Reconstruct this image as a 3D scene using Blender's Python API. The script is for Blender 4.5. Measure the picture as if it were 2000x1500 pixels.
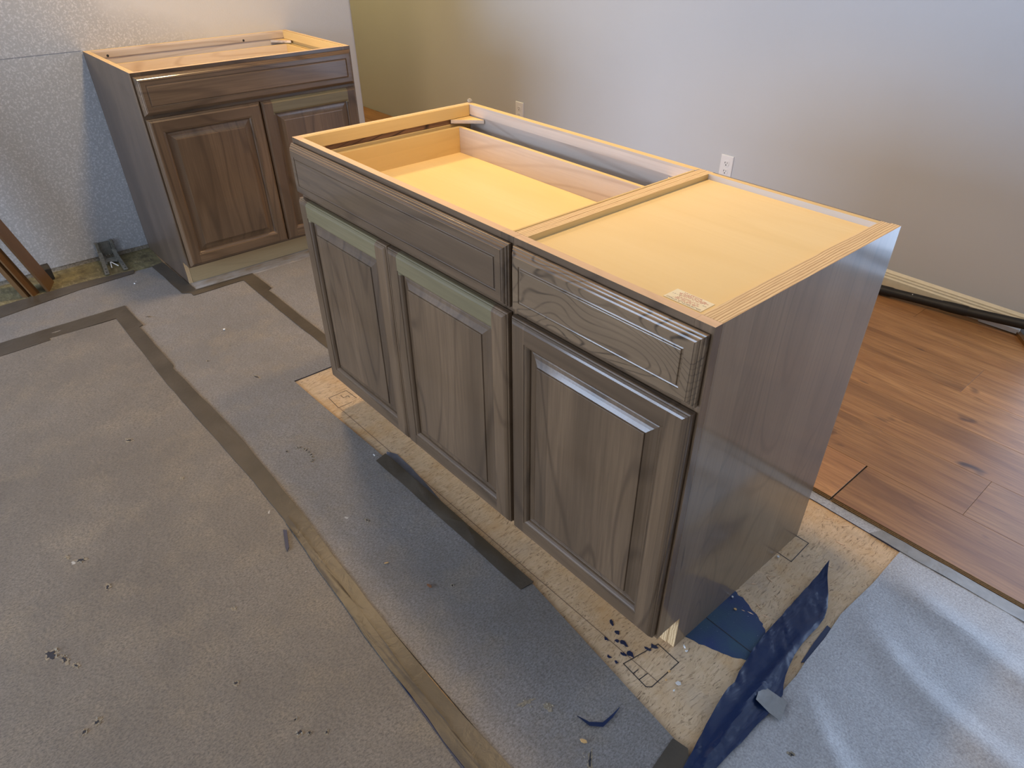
import bpy, bmesh, math, random
from mathutils import Vector, Matrix, noise
random.seed(7)
SC = bpy.context.scene
COL = SC.collection
for o in list(bpy.data.objects): bpy.data.objects.remove(o)

# ---------------------------------------------------------------- camera
cd = bpy.data.cameras.new('camera'); cam = bpy.data.objects.new('camera', cd); COL.objects.link(cam)
RX, RZ, RR = 0.9333, 0.8425, 0.0024
cam.matrix_world = (Matrix.Translation((1.8767, -0.825, 1.3971)) @ Matrix.Rotation(RZ, 4, 'Z')
                    @ Matrix.Rotation(RX, 4, 'X') @ Matrix.Rotation(RR, 4, 'Z'))
cd.sensor_width = 36; cd.sensor_fit = 'HORIZONTAL'; cd.lens = 1356.24/2000*36
cd.shift_x = -0.01316; cd.shift_y = 0.02727; cd.clip_start = 0.05
SC.camera = cam
# ---------------------------------------------------------------- world, lights, exposure
W = bpy.data.worlds.new('world'); SC.world = W; W.use_nodes = True
bg = W.node_tree.nodes['Background']; bg.inputs[0].default_value = (0.50, 0.68, 1.0, 1); bg.inputs[1].default_value = 1.2
SC.view_settings.view_transform = 'Standard'; SC.view_settings.look = 'None'
SC.view_settings.gamma = 1; SC.view_settings.use_curve_mapping = False
SC.view_settings.exposure = 0.10
def area(name, loc, to, sx, sy, power, color, spread=180):
    l = bpy.data.lights.new(name, 'AREA'); l.shape = 'RECTANGLE'; l.size = sx; l.size_y = sy
    l.energy = power; l.color = color; l.spread = math.radians(spread)
    o = bpy.data.objects.new(name, l); COL.objects.link(o); o.location = loc
    o.rotation_euler = (Vector(to)-Vector(loc)).to_track_quat('-Z', 'Y').to_euler()
    return o
DAY = (0.60, 0.745, 1.0); WARM = (1.0, 0.70, 0.36)
area('kitchen_window_daylight', (-0.60, -4.52, 1.25), (-0.60, 0, 1.25), 3.3, 1.7, 215, DAY)
area('patio_door_daylight', (2.40, 2.42, 1.10), (2.40, 0, 1.10), 1.8, 2.0, 27, DAY)
def lamp(name, loc, r, power, color):
    l = bpy.data.lights.new(name, 'AREA'); l.shape = 'DISK'; l.size = r*2
    l.energy = power; l.color = color
    o = bpy.data.objects.new(name, l); COL.objects.link(o); o.location = loc
    return o
def spot(name, loc, r, power, color, ang):
    l = bpy.data.lights.new(name, 'SPOT'); l.shadow_soft_size = r; l.spot_size = math.radians(ang); l.spot_blend = .4
    l.energy = power; l.color = color
    o = bpy.data.objects.new(name, l); COL.objects.link(o); o.location = loc
    return o
lamp('kitchen_ceiling_bulb', (-1.05, 0.42, 2.36), 0.12, 26, WARM)
spot('added_island_spot', (0.50, 0.55, 2.37), 0.07, 80, WARM, 107)  # added unseen spot, warms the island top and wall cabinet fronts
lamp('added_hall_lamp', (-3.2, 1.72, 2.36), 0.12, 19, (1.0, .74, .30))  # added unseen lamp, lifts the warm tone of the hall

# ---------------------------------------------------------------- node helpers
def mat(name):
    m = bpy.data.materials.new(name); m.use_nodes = True
    nt = m.node_tree; b = nt.nodes['Principled BSDF']
    return m, nt, b
def N(nt, t, **kw):
    n = nt.nodes.new(t)
    for k, v in kw.items():
        if k.startswith('i_'): n.inputs[int(k[2:])].default_value = v
        else: setattr(n, k, v)
    return n
def L(nt, a, b): nt.links.new(a, b)
def mapr(nt, src, a, b, c=0., d=1., smooth=False):
    n = N(nt, 'ShaderNodeMapRange'); n.clamp = True
    if smooth: n.interpolation_type = 'SMOOTHSTEP'
    L(nt, src, n.inputs[0])
    for i, v in enumerate((a, b, c, d)): n.inputs[i+1].default_value = v
    return n.outputs[0]
def mth(nt, op, a, b=None, c=None):
    n = N(nt, 'ShaderNodeMath', operation=op)
    for i, v in enumerate((a, b, c)):
        if v is None: continue
        if isinstance(v, (int, float)): n.inputs[i].default_value = v
        else: L(nt, v, n.inputs[i])
    return n.outputs[0]
def mix(nt, f, a, b, mode='MIX'):
    n = N(nt, 'ShaderNodeMix', data_type='RGBA', blend_type=mode)
    for i, v in ((0, f), (6, a), (7, b)):
        if isinstance(v, (int, float)): n.inputs[i].default_value = v
        elif isinstance(v, tuple): n.inputs[i].default_value = (*v[:3], 1)
        else: L(nt, v, n.inputs[i])
    return n.outputs[2]
def tex(nt, vec, scale, detail=4, rough=.55, dist=0.):
    n = N(nt, 'ShaderNodeTexNoise'); L(nt, vec, n.inputs['Vector'])
    n.inputs['Scale'].default_value = scale; n.inputs['Detail'].default_value = detail
    n.inputs['Roughness'].default_value = rough; n.inputs['Distortion'].default_value = dist
    return n.outputs[0]
def coords(nt, scale=(1, 1, 1), rnd=0., rot=(0, 0, 0)):
    tc = N(nt, 'ShaderNodeTexCoord'); mp = N(nt, 'ShaderNodeMapping')
    mp.inputs['Scale'].default_value = scale; mp.inputs['Rotation'].default_value = rot
    v = tc.outputs['Object']
    if rnd:
        oi = N(nt, 'ShaderNodeObjectInfo'); r = mth(nt, 'MULTIPLY', oi.outputs['Random'], rnd)
        cb = N(nt, 'ShaderNodeCombineXYZ'); L(nt, r, cb.inputs[0]); L(nt, r, cb.inputs[1]); L(nt, r, cb.inputs[2])
        ad = N(nt, 'ShaderNodeVectorMath', operation='ADD'); L(nt, v, ad.inputs[0]); L(nt, cb.outputs[0], ad.inputs[1]); v = ad.outputs[0]
    L(nt, v, mp.inputs[0]); return mp.outputs[0]
def bump(nt, b, h, strength, dist=.002):
    n = N(nt, 'ShaderNodeBump'); n.inputs['Strength'].default_value = strength; n.inputs['Distance'].default_value = dist
    L(nt, h, n.inputs['Height']); L(nt, n.outputs[0], b.inputs['Normal'])

def wood(name, light, dark, line, axis, rough=.35, coat=0., figure=1., stave=0.1, tone=.12, green=0., rings=16, stretch=.16, lw=.16, nsc=3.2):
    """grain along axis ('x','y' or 'z') in the piece's own coordinates"""
    m, nt, b = mat(name)
    k = {'x': 0, 'y': 1, 'z': 2}[axis]
    sc = [1., 1., 1.]; sc[k] = stretch
    v = coords(nt, tuple(sc), 9.)
    big = tex(nt, v, nsc, 2, .45, .35)
    r = mth(nt, 'PINGPONG', mth(nt, 'MULTIPLY', big, rings), .5)
    ln = mapr(nt, r, .0, lw, 1., 0., True)
    sc2 = [1., 1., 1.]; sc2[k] = .035
    v2 = coords(nt, tuple(sc2), 9.)
    fib = tex(nt, v2, 150, 3, .6)
    broad = tex(nt, v, 9, 3, .5)
    c = mix(nt, mapr(nt, broad, .3, .7), light, dark)
    lnm = mth(nt, 'MULTIPLY', ln, mapr(nt, tex(nt, v, 14, 2), .35, .65, .25*figure, .75*figure))
    c = mix(nt, lnm, c, line)
    c = mix(nt, mapr(nt, fib, .38, .68, 0, .6), c, dark)
    # pores / knots
    kn = tex(nt, v, 22, 2, .5)
    c = mix(nt, mapr(nt, kn, .74, .80, 0, .8), c, line)
    # staves glued side by side
    vo = coords(nt, (1, 1, 1), 3.)
    sp = N(nt, 'ShaderNodeSeparateXYZ'); L(nt, vo, sp.inputs[0])
    across = sp.outputs[{'x': 2, 'y': 0, 'z': 0}[axis]]
    across2 = sp.outputs[{'x': 1, 'y': 2, 'z': 1}[axis]]
    cell = mth(nt, 'FLOOR', mth(nt, 'MULTIPLY', mth(nt, 'ADD', across, across2), 1/.083))
    wn = N(nt, 'ShaderNodeTexWhiteNoise', noise_dimensions='1D'); L(nt, cell, wn.inputs['W'])
    oi = N(nt, 'ShaderNodeObjectInfo')
    t = mth(nt, 'ADD', mth(nt, 'MULTIPLY', mth(nt, 'SUBTRACT', wn.outputs[0], .5), stave*2), mth(nt, 'MULTIPLY', mth(nt, 'SUBTRACT', oi.outputs['Random'], .5), tone*2))
    hs = N(nt, 'ShaderNodeHueSaturation'); L(nt, c, hs.inputs['Color']); L(nt, mth(nt, 'ADD', t, 1.), hs.inputs['Value'])
    out = hs.outputs[0]
    if green:
        out = mix(nt, mapr(nt, tex(nt, v, 4, 2), .38, .5, green*.4, green), out, mix(nt, mapr(nt, fib, .3, .7), (.215, .175, .095), (.16, .128, .066)))
    L(nt, out, b.inputs['Base Color'])
    b.inputs['Roughness'].default_value = rough
    b.inputs['Coat Weight'].default_value = coat; b.inputs['Coat Roughness'].default_value = .10; b.inputs['Specular IOR Level'].default_value = .3
    bump(nt, b, fib, .12, .0006)
    return m

S_L, S_D, S_K = (.182, .112, .060), (.098, .059, .031), (.034, .019, .010)
M = {}
for ax in 'xyz':
    M['stain_'+ax] = wood('stained_wood_'+ax, S_L, S_D, S_K, ax, .38, .6, .85, .13, .14)
M['stain_side'] = wood('shaded_side_stain', (.125, .085, .058), (.085, .058, .040), (.035, .022, .014), 'z', .4, .3, .4, .08, .02)  # same cabinet finish, shade on the left sides painted in as darker stain
M['stain_fig'] = wood('figured_stained_wood', (.235, .152, .084), (.160, .102, .056), (.030, .018, .010), 'x', .34, .6, 1.3, 0, .0, rings=34, stretch=.36, lw=.17, nsc=6.5)
M['stain_green'] = wood('greenish_stained_wood', (.21, .165, .082), (.155, .122, .060), (.08, .058, .03), 'x', .38, .5, .7, 0, .05, green=.45)
M['stain_cath'] = wood('veneered_end_panel', (.255, .172, .100), (.175, .116, .066), (.075, .047, .027), 'z', .34, .6, .55, .15, .0, rings=26, stretch=.20)
M['maple_x'] = wood('maple_x', (.80, .58, .25), (.72, .50, .20), (.57, .36, .13), 'x', .45, .1, .3, .06, .03)
M['maple_y'] = wood('maple_y', (.80, .58, .25), (.72, .50, .20), (.57, .36, .13), 'y', .45, .1, .3, .06, .03)
M['maple_panel'] = wood('maple_panel', (.90, .68, .34), (.86, .63, .29), (.74, .52, .20), 'x', .42, .1, .25, 0, .01, rings=8)
M['rubberwood'] = wood('rubberwood', (.78, .69, .60), (.66, .56, .47), (.46, .34, .26), 'x', .5, .05, .8, .10, .06)
M['raw_tan'] = wood('raw_tan_edge', (.80, .55, .35), (.66, .45, .28), (.45, .29, .17), 'x', .6, 0, .3, .0, .05)
M['toe_y'] = wood('raw_toe_board', (.58, .42, .22), (.48, .35, .18), (.25, .18, .09), 'x', .55, 0, .3, 0, .03)
M['torn_dark'] = wood('torn_dark_fibre', (.42, .22, .10), (.04, .02, .012), (.015, .01, .01), 'y', .8, 0, 1.3, 0, .0, rings=40)
M['old_trim'] = wood('old_brown_trim', (.17, .085, .032), (.12, .06, .022), (.07, .035, .012), 'z', .4, .2, .2, 0, .08)

def ply(name, axis):
    m, nt, b = mat(name)
    tc = N(nt, 'ShaderNodeTexCoord'); sp = N(nt, 'ShaderNodeSeparateXYZ'); L(nt, tc.outputs['Object'], sp.inputs[0])
    v = coords(nt, (1, .05, 1))
    a = mth(nt, 'FRACT', mth(nt, 'ADD', mth(nt, 'MULTIPLY', sp.outputs[axis], 1/.0058), mth(nt, 'MULTIPLY', tex(nt, coords(nt, (1, .3, 1)), 30, 3), 1.6)))
    n = tex(nt, v, 260, 2)
    c = mix(nt, mapr(nt, a, .55, .75, 0, 1, True), (.84, .62, .34), (.55, .33, .15))
    c = mix(nt, mapr(nt, n, .35, .7, 0, .4), c, (.50, .32, .16))
    L(nt, c, b.inputs['Base Color']); b.inputs['Roughness'].default_value = .7
    return m
M['ply'] = ply('plywood_edge', 0)

def simple(name, col, rough=.5, metal=0., nscale=0, amt=.1, bmp=0., col2=None):
    m, nt, b = mat(name)
    if nscale:
        v = coords(nt); n = tex(nt, v, nscale, 5, .6)
        c2 = col2 or tuple(x*(1-amt*3) for x in col)
        L(nt, mix(nt, mapr(nt, n, .35, .7), col, c2), b.inputs['Base Color'])
        if bmp: bump(nt, b, n, bmp, .002)
    else: b.inputs['Base Color'].default_value = (*col, 1)
    b.inputs['Roughness'].default_value = rough; b.inputs['Metallic'].default_value = metal
    return m
M['white_plastic'] = simple('white_plastic', (.80, .80, .80), .3)
M['slot_dark'] = simple('slot_dark', (.03, .03, .03), .6)
M['pencil'] = simple('pencil_graphite', (.045, .035, .03), .6)
M['pencil_faint'] = simple('faint_pencil', (.20, .13, .08), .7)
M['wall_pencil'] = simple('wall_pencil', (.22, .22, .24), .7)
M['black_foam'] = simple('black_foam', (.012, .011, .010), .55, 0, 60, .2, .2)
M['dark_block'] = simple('dark_rubber', (.03, .027, .022), .6, 0, 50, .2, .2)
M['grey_metal'] = simple('dull_grey_metal', (.25, .24, .20), .42, .2, 70, .15, .3)
M['label_paper'] = simple('label_paper', (.90, .80, .56), .5)
M['red_ink'] = simple('red_ink', (.55, .12, .08), .6)
M['grey_ink'] = simple('grey_ink', (.25, .2, .17), .6)
M['trim_paint'] = simple('cream_trim_paint', (.74, .68, .52), .4, 0, 40, .03)
M['torn_edge'] = simple('torn_felt_fibre', (.33, .27, .185), .9, 0, 200, .15, .5)
M['hole_dark'] = simple('hole_dark', (.035, .033, .04), .8, 0, 90, .2)
M['white_chip'] = simple('white_chip', (.75, .74, .70), .7)
M['wood_chip'] = simple('wood_chip', (.60, .36, .14), .7)
M['brown_chip'] = simple('brown_chip', (.20, .09, .04), .7)
M['navy'] = simple('navy_film_edge', (.008, .018, .06), .45)
M['film_pale'] = simple('dusty_blue_film', (.15, .17, .22), .35, 0, 30, .1, .4)
M['plaster'] = simple('plaster_crumb', (.42, .36, .27), .9, 0, 120, .2, .5)
M['hdf'] = simple('laminate_core', (.20, .12, .05), .7, 0, 200, .15)

def m_underlay(name='brown_grey_felt_underlayment', c1=(.170, .141, .109), c2=(.265, .224, .176)):
    m, nt, b = mat(name)
    v = coords(nt)
    big = tex(nt, v, 2.2, 4, .6); fine = tex(nt, coords(nt, (1, .55, 1)), 250, 3, .8); med = tex(nt, v, 28, 4, .6)
    c = mix(nt, mapr(nt, big, .3, .7), c1, c2)
    c = mix(nt, mapr(nt, med, .35, .7, 0, .35), c, (.18, .15, .115))
    c = mix(nt, mapr(nt, tex(nt, coords(nt, (1, 1, 1), 0, (0, 0, .7)), 6, 5, .65), .48, .68, 0, .45), c, (.33, .26, .17))
    c = mix(nt, mapr(nt, fine, .38, .66, 0, .9), c, (.105, .089, .072))
    fib = N(nt, 'ShaderNodeTexNoise', noise_type='RIDGED_MULTIFRACTAL'); L(nt, v, fib.inputs['Vector']); fib.inputs['Scale'].default_value = 55; fib.inputs['Detail'].default_value = 3
    c = mix(nt, mapr(nt, fib.outputs[0], .8, 1.3, 0, .30), c, (.46, .40, .31))
    sp = tex(nt, v, 19, 2, .4)
    c = mix(nt, mapr(nt, sp, .765, .785, 0, .8), c, (.08, .07, .06))
    c = mix(nt, mapr(nt, tex(nt, coords(nt, (1, 1, 1), 0, (0, 0, 1.)), 23, 2, .4), .775, .79, 0, .7), c, (.55, .52, .46))
    L(nt, c, b.inputs['Base Color']); b.inputs['Roughness'].default_value = .68
    b.inputs['Sheen Weight'].default_value = .1
    h = mth(nt, 'ADD', mth(nt, 'MULTIPLY', fine, .4), mth(nt, 'ADD', med, mth(nt, 'MULTIPLY', big, 3)))
    bump(nt, b, h, .5, .002)
    return m
M['under'] = m_underlay()
M['under_grey'] = m_underlay('grey_felt_underlayment', (.185, .17, .155), (.28, .257, .24))
M['under'].node_tree.nodes['Principled BSDF'].inputs['Specular IOR Level'].default_value = .3
def m_silver():
    m, nt, b = mat('silver_grey_underlayment')
    v = coords(nt); fine = tex(nt, v, 210, 3, .75); med = tex(nt, v, 22, 4, .6)
    c = mix(nt, mapr(nt, fine, .3, .7), (.52, .51, .50), (.27, .26, .255))
    c = mix(nt, mapr(nt, med, .3, .7, 0, .25), c, (.25, .24, .23))
    L(nt, c, b.inputs['Base Color']); b.inputs['Roughness'].default_value = .45; b.inputs['Metallic'].default_value = .25
    bump(nt, b, mth(nt, 'ADD', fine, med), .5, .002)
    return m
M['silver'] = m_silver()
def m_osb():
    m, nt, b = mat('osb_subfloor')
    v = coords(nt)
    warp = N(nt, 'ShaderNodeTexNoise'); L(nt, v, warp.inputs['Vector']); warp.inputs['Scale'].default_value = 9
    c = None
    layers = []
    for i, ang in enumerate((.3, 1.1, 2.2)):
        vv = coords(nt, (1, .16, 1), 0, (0, 0, ang))
        ad = N(nt, 'ShaderNodeVectorMath', operation='ADD'); L(nt, vv, ad.inputs[0])
        ws = N(nt, 'ShaderNodeVectorMath', operation='SCALE'); L(nt, warp.outputs[1], ws.inputs[0]); ws.inputs[3].default_value = .05
        L(nt, ws.outputs[0], ad.inputs[1])
        layers.append(tex(nt, ad.outputs[0], 210+i*40, 3, .65))
    vo = N(nt, 'ShaderNodeTexVoronoi', feature='F1'); L(nt, coords(nt, (1, .5, 1), 0, (0, 0, .6)), vo.inputs['Vector']); vo.inputs['Scale'].default_value = 90
    c = mix(nt, vo.outputs['Color'], (.64, .455, .275), (.54, .37, .21))
    c = mix(nt, mapr(nt, layers[0], .55, .66, 0, .6), c, (.28, .18, .085))
    c = mix(nt, mapr(nt, layers[1], .58, .68, 0, .85), c, (.15, .09, .045))
    c = mix(nt, mapr(nt, layers[2], .30, .42, .6, 0), c, (.72, .56, .34))
    big = tex(nt, v, 7, 4, .6)
    c = mix(nt, mapr(nt, big, .5, .72, 0, .6), c, (.55, .30, .10))
    c = mix(nt, mapr(nt, big, .30, .45, .55, 0), c, (.44, .34, .24))
    L(nt, c, b.inputs['Base Color']); b.inputs['Roughness'].default_value = .75
    bump(nt, b, layers[0], .5, .0015)
    return m
M['osb'] = m_osb()
def m_dirty():
    m, nt, b = mat('dirty_old_floor_edge')
    v = coords(nt); n = tex(nt, v, 14, 5, .7); n2 = tex(nt, coords(nt, (.4, 1, 1)), 60, 4, .6)
    c = mix(nt, mapr(nt, n, .35, .65), (.26, .22, .10), (.10, .08, .04))
    c = mix(nt, mapr(nt, n2, .55, .75, 0, .7), c, (.36, .29, .17))
    c = mix(nt, mapr(nt, n2, .25, .4, .8, 0), c, (.05, .04, .02))
    L(nt, c, b.inputs['Base Color']); b.inputs['Roughness'].default_value = .8
    bump(nt, b, n2, .6, .003)
    return m
M['dirty'] = m_dirty()
def m_pale():
    m, nt, b = mat('pale_worn_floor_edge')
    v = coords(nt, (1, .4, 1)); n = tex(nt, v, 30, 4, .6)
    c = mix(nt, mapr(nt, n, .35, .65), (.42, .39, .36), (.30, .24, .17))
    L(nt, c, b.inputs['Base Color']); b.inputs['Roughness'].default_value = .8
    return m
M['pale_floor'] = m_pale()
def m_tape():
    m, nt, b = mat('glossy_brown_tape')
    v = coords(nt); n = tex(nt, v, 40, 3, .6, .5); big = tex(nt, v, 7, 3)
    L(nt, mix(nt, mapr(nt, big, .3, .7), (.098, .078, .056), (.066, .053, .038)), b.inputs['Base Color'])
    b.inputs['Roughness'].default_value = .36; b.inputs['Specular IOR Level'].default_value = .35
    bump(nt, b, n, .3, .003)
    return m
M['tape'] = m_tape()
def m_tapegrey():
    m, nt, b = mat('clear_grey_tape')
    v = coords(nt); n = tex(nt, v, 30, 3, .6, .5)
    L(nt, mix(nt, mapr(nt, n, .3, .7), (.27, .265, .25), (.20, .195, .185)), b.inputs['Base Color'])
    b.inputs['Roughness'].default_value = .25
    bump(nt, b, n, .3, .003)
    return m
M['tape_grey'] = m_tapegrey()
def m_film():
    m, nt, b = mat('navy_plastic_film')
    v = coords(nt, (1, .35, 1), 0, (0, 0, -.9)); n = tex(nt, v, 20, 4, .55, .4)
    L(nt, mix(nt, mapr(nt, n, .3, .75), (.007, .017, .058), (.014, .030, .082)), b.inputs['Base Color'])
    b.inputs['Roughness'].default_value = .30
    bump(nt, b, n, .7, .006)
    return m
M['film'] = m_film()
def m_bluestain():
    m, nt, b = mat('blue_film_on_subfloor')
    v = coords(nt); n = tex(nt, v, 240, 2, .6); g = tex(nt, v, 8, 3)
    c = mix(nt, mapr(nt, g, .35, .65), (.018, .036, .11), (.028, .068, .100))
    c = mix(nt, mapr(nt, n, .72, .76), c, (.30, .34, .34))
    L(nt, c, b.inputs['Base Color']); b.inputs['Roughness'].default_value = .5
    bump(nt, b, n, .3, .001)
    return m
M['bluestain'] = m_bluestain()
def m_wall(name, col, speck):
    m, nt, b = mat(name)
    v = coords(nt); n = tex(nt, v, 120, 4, .7, .3); f = tex(nt, v, 190, 3, .6)
    if speck:
        # sprayed/patched texture fades to smooth paint towards the far top end of the wall
        tc = N(nt, 'ShaderNodeTexCoord'); sp = N(nt, 'ShaderNodeSeparateXYZ'); L(nt, tc.outputs['Object'], sp.inputs[0])
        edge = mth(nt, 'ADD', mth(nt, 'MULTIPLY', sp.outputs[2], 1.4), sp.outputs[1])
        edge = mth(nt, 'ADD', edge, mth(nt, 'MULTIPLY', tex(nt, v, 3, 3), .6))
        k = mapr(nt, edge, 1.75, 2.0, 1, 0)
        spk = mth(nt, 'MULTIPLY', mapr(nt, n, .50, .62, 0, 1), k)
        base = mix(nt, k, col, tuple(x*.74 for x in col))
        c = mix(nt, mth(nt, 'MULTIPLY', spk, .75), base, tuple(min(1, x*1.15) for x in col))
        bump(nt, b, n, .35, .002)
    else:
        c = mix(nt, mapr(nt, tex(nt, v, 1.5, 3), .3, .7), col, tuple(x*.96 for x in col))
        bump(nt, b, n, .10, .002)
    if isinstance(c, tuple): b.inputs['Base Color'].default_value = (*c, 1)
    else: L(nt, c, b.inputs['Base Color'])
    b.inputs['Roughness'].default_value = .6
    return m
M['wall_l'] = m_wall('textured_drywall', (.57, .575, .58), True)
M['wall_b'] = m_wall('painted_drywall', (.56, .575, .59), False)
def m_plank():
    m, nt, b = mat('oak_laminate_plank')
    v = coords(nt, (.13, 1, 1), 40.)
    a = tex(nt, v, 14, 4, .6, .8); g = tex(nt, coords(nt, (.05, 1, 1), 40.), 130, 3, .6)
    big = tex(nt, v, 4.5, 3, .55, .8)
    oi = N(nt, 'ShaderNodeObjectInfo')
    c = mix(nt, mapr(nt, a, .3, .7), (.50, .25, .092), (.31, .135, .048))
    c = mix(nt, mapr(nt, big, .56, .74, 0, .8), c, (.13, .058, .028))
    c = mix(nt, mapr(nt, big, .28, .42, .6, 0), c, (.50, .27, .105))
    r = mth(nt, 'PINGPONG', mth(nt, 'MULTIPLY', big, 18), .5)
    c = mix(nt, mapr(nt, r, 0, .10, .22, 0), c, (.13, .055, .022))
    c = mix(nt, mapr(nt, g, .40, .68, 0, .55), c, (.20, .085, .03))
    kn = tex(nt, coords(nt, (.45, 1, 1), 40.), 13, 2, .5)
    c = mix(nt, mapr(nt, kn, .68, .76, 0, .9), c, (.06, .03, .022))
    hs = N(nt, 'ShaderNodeHueSaturation'); L(nt, c, hs.inputs['Color'])
    L(nt, mapr(nt, oi.outputs['Random'], 0, 1, .72, 1.12), hs.inputs['Value'])
    L(nt, hs.outputs[0], b.inputs['Base Color']); b.inputs['Roughness'].default_value = .40
    bump(nt, b, g, .15, .0008)
    return m
M['plank'] = m_plank()

# ---------------------------------------------------------------- mesh helpers
def link(name, bm, mats, parent=None, smooth=None, kind=None):
    me = bpy.data.meshes.new(name); bm.normal_update(); bm.to_mesh(me); bm.free()
    if not isinstance(mats, (list, tuple)): mats = [mats]
    for m in mats: me.materials.append(m)
    o = bpy.data.objects.new(name, me); COL.objects.link(o)
    if parent is not None: o.parent = parent
    if smooth is not None:
        for p in me.polygons: p.use_smooth = True
        me.set_sharp_from_angle(angle=math.radians(smooth))
    if kind: o['kind'] = kind
    return o
def tag(o, label, cat, group=None):
    o['label'] = label; o['category'] = cat
    if group: o['group'] = group
    return o
def thing(name, label, cat, loc=(0, 0, 0), rz=0, group=None):
    o = bpy.data.objects.new(name, None); COL.objects.link(o); o.location = loc; o.rotation_euler = (0, 0, rz)
    o.empty_display_size = .05
    return tag(o, label, cat, group)
def box(bm, x0, x1, y0, y1, z0, z1, mi=0):
    vs = [bm.verts.new(p) for p in ((x0, y0, z0), (x1, y0, z0), (x1, y1, z0), (x0, y1, z0), (x0, y0, z1), (x1, y0, z1), (x1, y1, z1), (x0, y1, z1))]
    fs = []
    for f in ((0, 3, 2, 1), (4, 5, 6, 7), (0, 1, 5, 4), (1, 2, 6, 5), (2, 3, 7, 6), (3, 0, 4, 7)):
        q = bm.faces.new([vs[i] for i in f]); q.material_index = mi; fs.append(q)
    return vs, fs
def bx(name, m, parent, x0, x1, y0, y1, z0, z1, bev=.0008, kind=None):
    bm = bmesh.new(); box(bm, x0, x1, y0, y1, z0, z1)
    if bev: bmesh.ops.bevel(bm, geom=bm.edges[:], offset=bev, segments=1, affect='EDGES')
    return link(name, bm, m, parent, kind=kind)
def prism(bm, pts, axis, a, b, mi=0):
    """closed polygon pts (2D) extruded along axis from a to b"""
    def P(p, t):
        return {'x': (t, p[0], p[1]), 'y': (p[0], t, p[1]), 'z': (p[0], p[1], t)}[axis]
    A = [bm.verts.new(P(p, a)) for p in pts]; B = [bm.verts.new(P(p, b)) for p in pts]
    n = len(pts); fs = [bm.faces.new(A[::-1]), bm.faces.new(B)]
    for i in range(n): fs.append(bm.faces.new((A[i], A[(i+1) % n], B[(i+1) % n], B[i])))
    for f in fs: f.material_index = mi
    bmesh.ops.recalc_face_normals(bm, faces=fs)
    return fs
def tube(bm, pts, rad, seg=12, closed_ends=True):
    rings = []
    for i, p in enumerate(pts):
        p = Vector(p); d = (Vector(pts[min(i+1, len(pts)-1)])-Vector(pts[max(i-1, 0)])).normalized()
        u = d.orthogonal().normalized() if i == 0 else (pu - d*pu.dot(d)).normalized()
        pu = u; w = d.cross(u); r = rad[i] if isinstance(rad, (list, tuple)) else rad
        rings.append([bm.verts.new(p+(u*math.cos(t)+w*math.sin(t))*r) for t in [2*math.pi*k/seg for k in range(seg)]])
    for a, b in zip(rings, rings[1:]):
        for k in range(seg): bm.faces.new((a[k], a[(k+1) % seg], b[(k+1) % seg], b[k]))
    if closed_ends: bm.faces.new(rings[0][::-1]); bm.faces.new(rings[-1])
def rings_mesh(bm, x0, x1, z0, z1, loops, fill=True, mi=0):
    prev = None; fs = []
    for ins, y in loops:
        cur = [bm.verts.new(p) for p in ((x0+ins, y, z0+ins), (x1-ins, y, z0+ins), (x1-ins, y, z1-ins), (x0+ins, y, z1-ins))]
        if prev:
            for k in range(4): fs.append(bm.faces.new((prev[k], prev[(k+1) % 4], cur[(k+1) % 4], cur[k])))
        prev = cur
    if fill: fs.append(bm.faces.new(prev))
    for f in fs: f.material_index = mi
    return fs

# ---------------------------------------------------------------- sheets lying on the floor
def jag(poly, step, amp, seed=0):
    """roughen the outline of a polygon"""
    rnd = random.Random(seed); out = []
    n = len(poly)
    for i in range(n):
        a, b = Vector(poly[i]), Vector(poly[(i+1) % n]); L_ = (b-a).length; k = max(1, int(L_/step))
        nrm = Vector((-(b-a).y, (b-a).x)).normalized()
        for j in range(k):
            p = a+(b-a)*(j/k)
            if amp and j: p = p+nrm*rnd.uniform(-amp, amp)
            out.append((p.x, p.y))
    return out
def sheet(name, poly, z, m, parent=None, thick=.0025, cell=.03, disp=None, edge_m=None, kind=None, limit=None):
    bm = bmesh.new()
    f = bm.faces.new([bm.verts.new((x, y, 0)) for x, y in poly])
    if f.calc_area() and f.normal.z < 0 or True:
        bm.normal_update()
        if f.normal.z < 0: f.normal_flip()
    bmesh.ops.triangulate(bm, faces=bm.faces[:], ngon_method='EAR_CLIP')
    if disp:
        xs = [p[0] for p in poly]; ys = [p[1] for p in poly]
        lx = limit or (min(xs), max(xs), min(ys), max(ys))
        for ax, lo, hi in ((0, max(min(xs), lx[0]), min(max(xs), lx[1])), (1, max(min(ys), lx[2]), min(max(ys), lx[3]))):
            t = lo+cell
            while t < hi-1e-4:
                co = [0, 0, 0]; no = [0, 0, 0]; co[ax] = t; no[ax] = 1
                bmesh.ops.bisect_plane(bm, geom=bm.verts[:]+bm.edges[:]+bm.faces[:], plane_co=co, plane_no=no)
                t += cell
    top = bm.faces[:]
    be = [e for e in bm.edges if len(e.link_faces) == 1]
    for v in bm.verts: v.co.z = z+(disp(v.co.x, v.co.y) if disp else 0)
    r = bmesh.ops.extrude_edge_only(bm, edges=be)
    for v in [g for g in r['geom'] if isinstance(g, bmesh.types.BMVert)]: v.co.z = v.co.z-thick
    side = [g for g in r['geom'] if isinstance(g, bmesh.types.BMFace)]
    if edge_m is not None:
        for s in side: s.material_index = 1
    bmesh.ops.recalc_face_normals(bm, faces=bm.faces[:])
    if sum(f.normal.z for f in top) < 0: bmesh.ops.reverse_faces(bm, faces=bm.faces[:])
    return link(name, bm, [m]+([edge_m] if edge_m is not None else []), parent, smooth=50 if disp else None, kind=kind)
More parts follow.
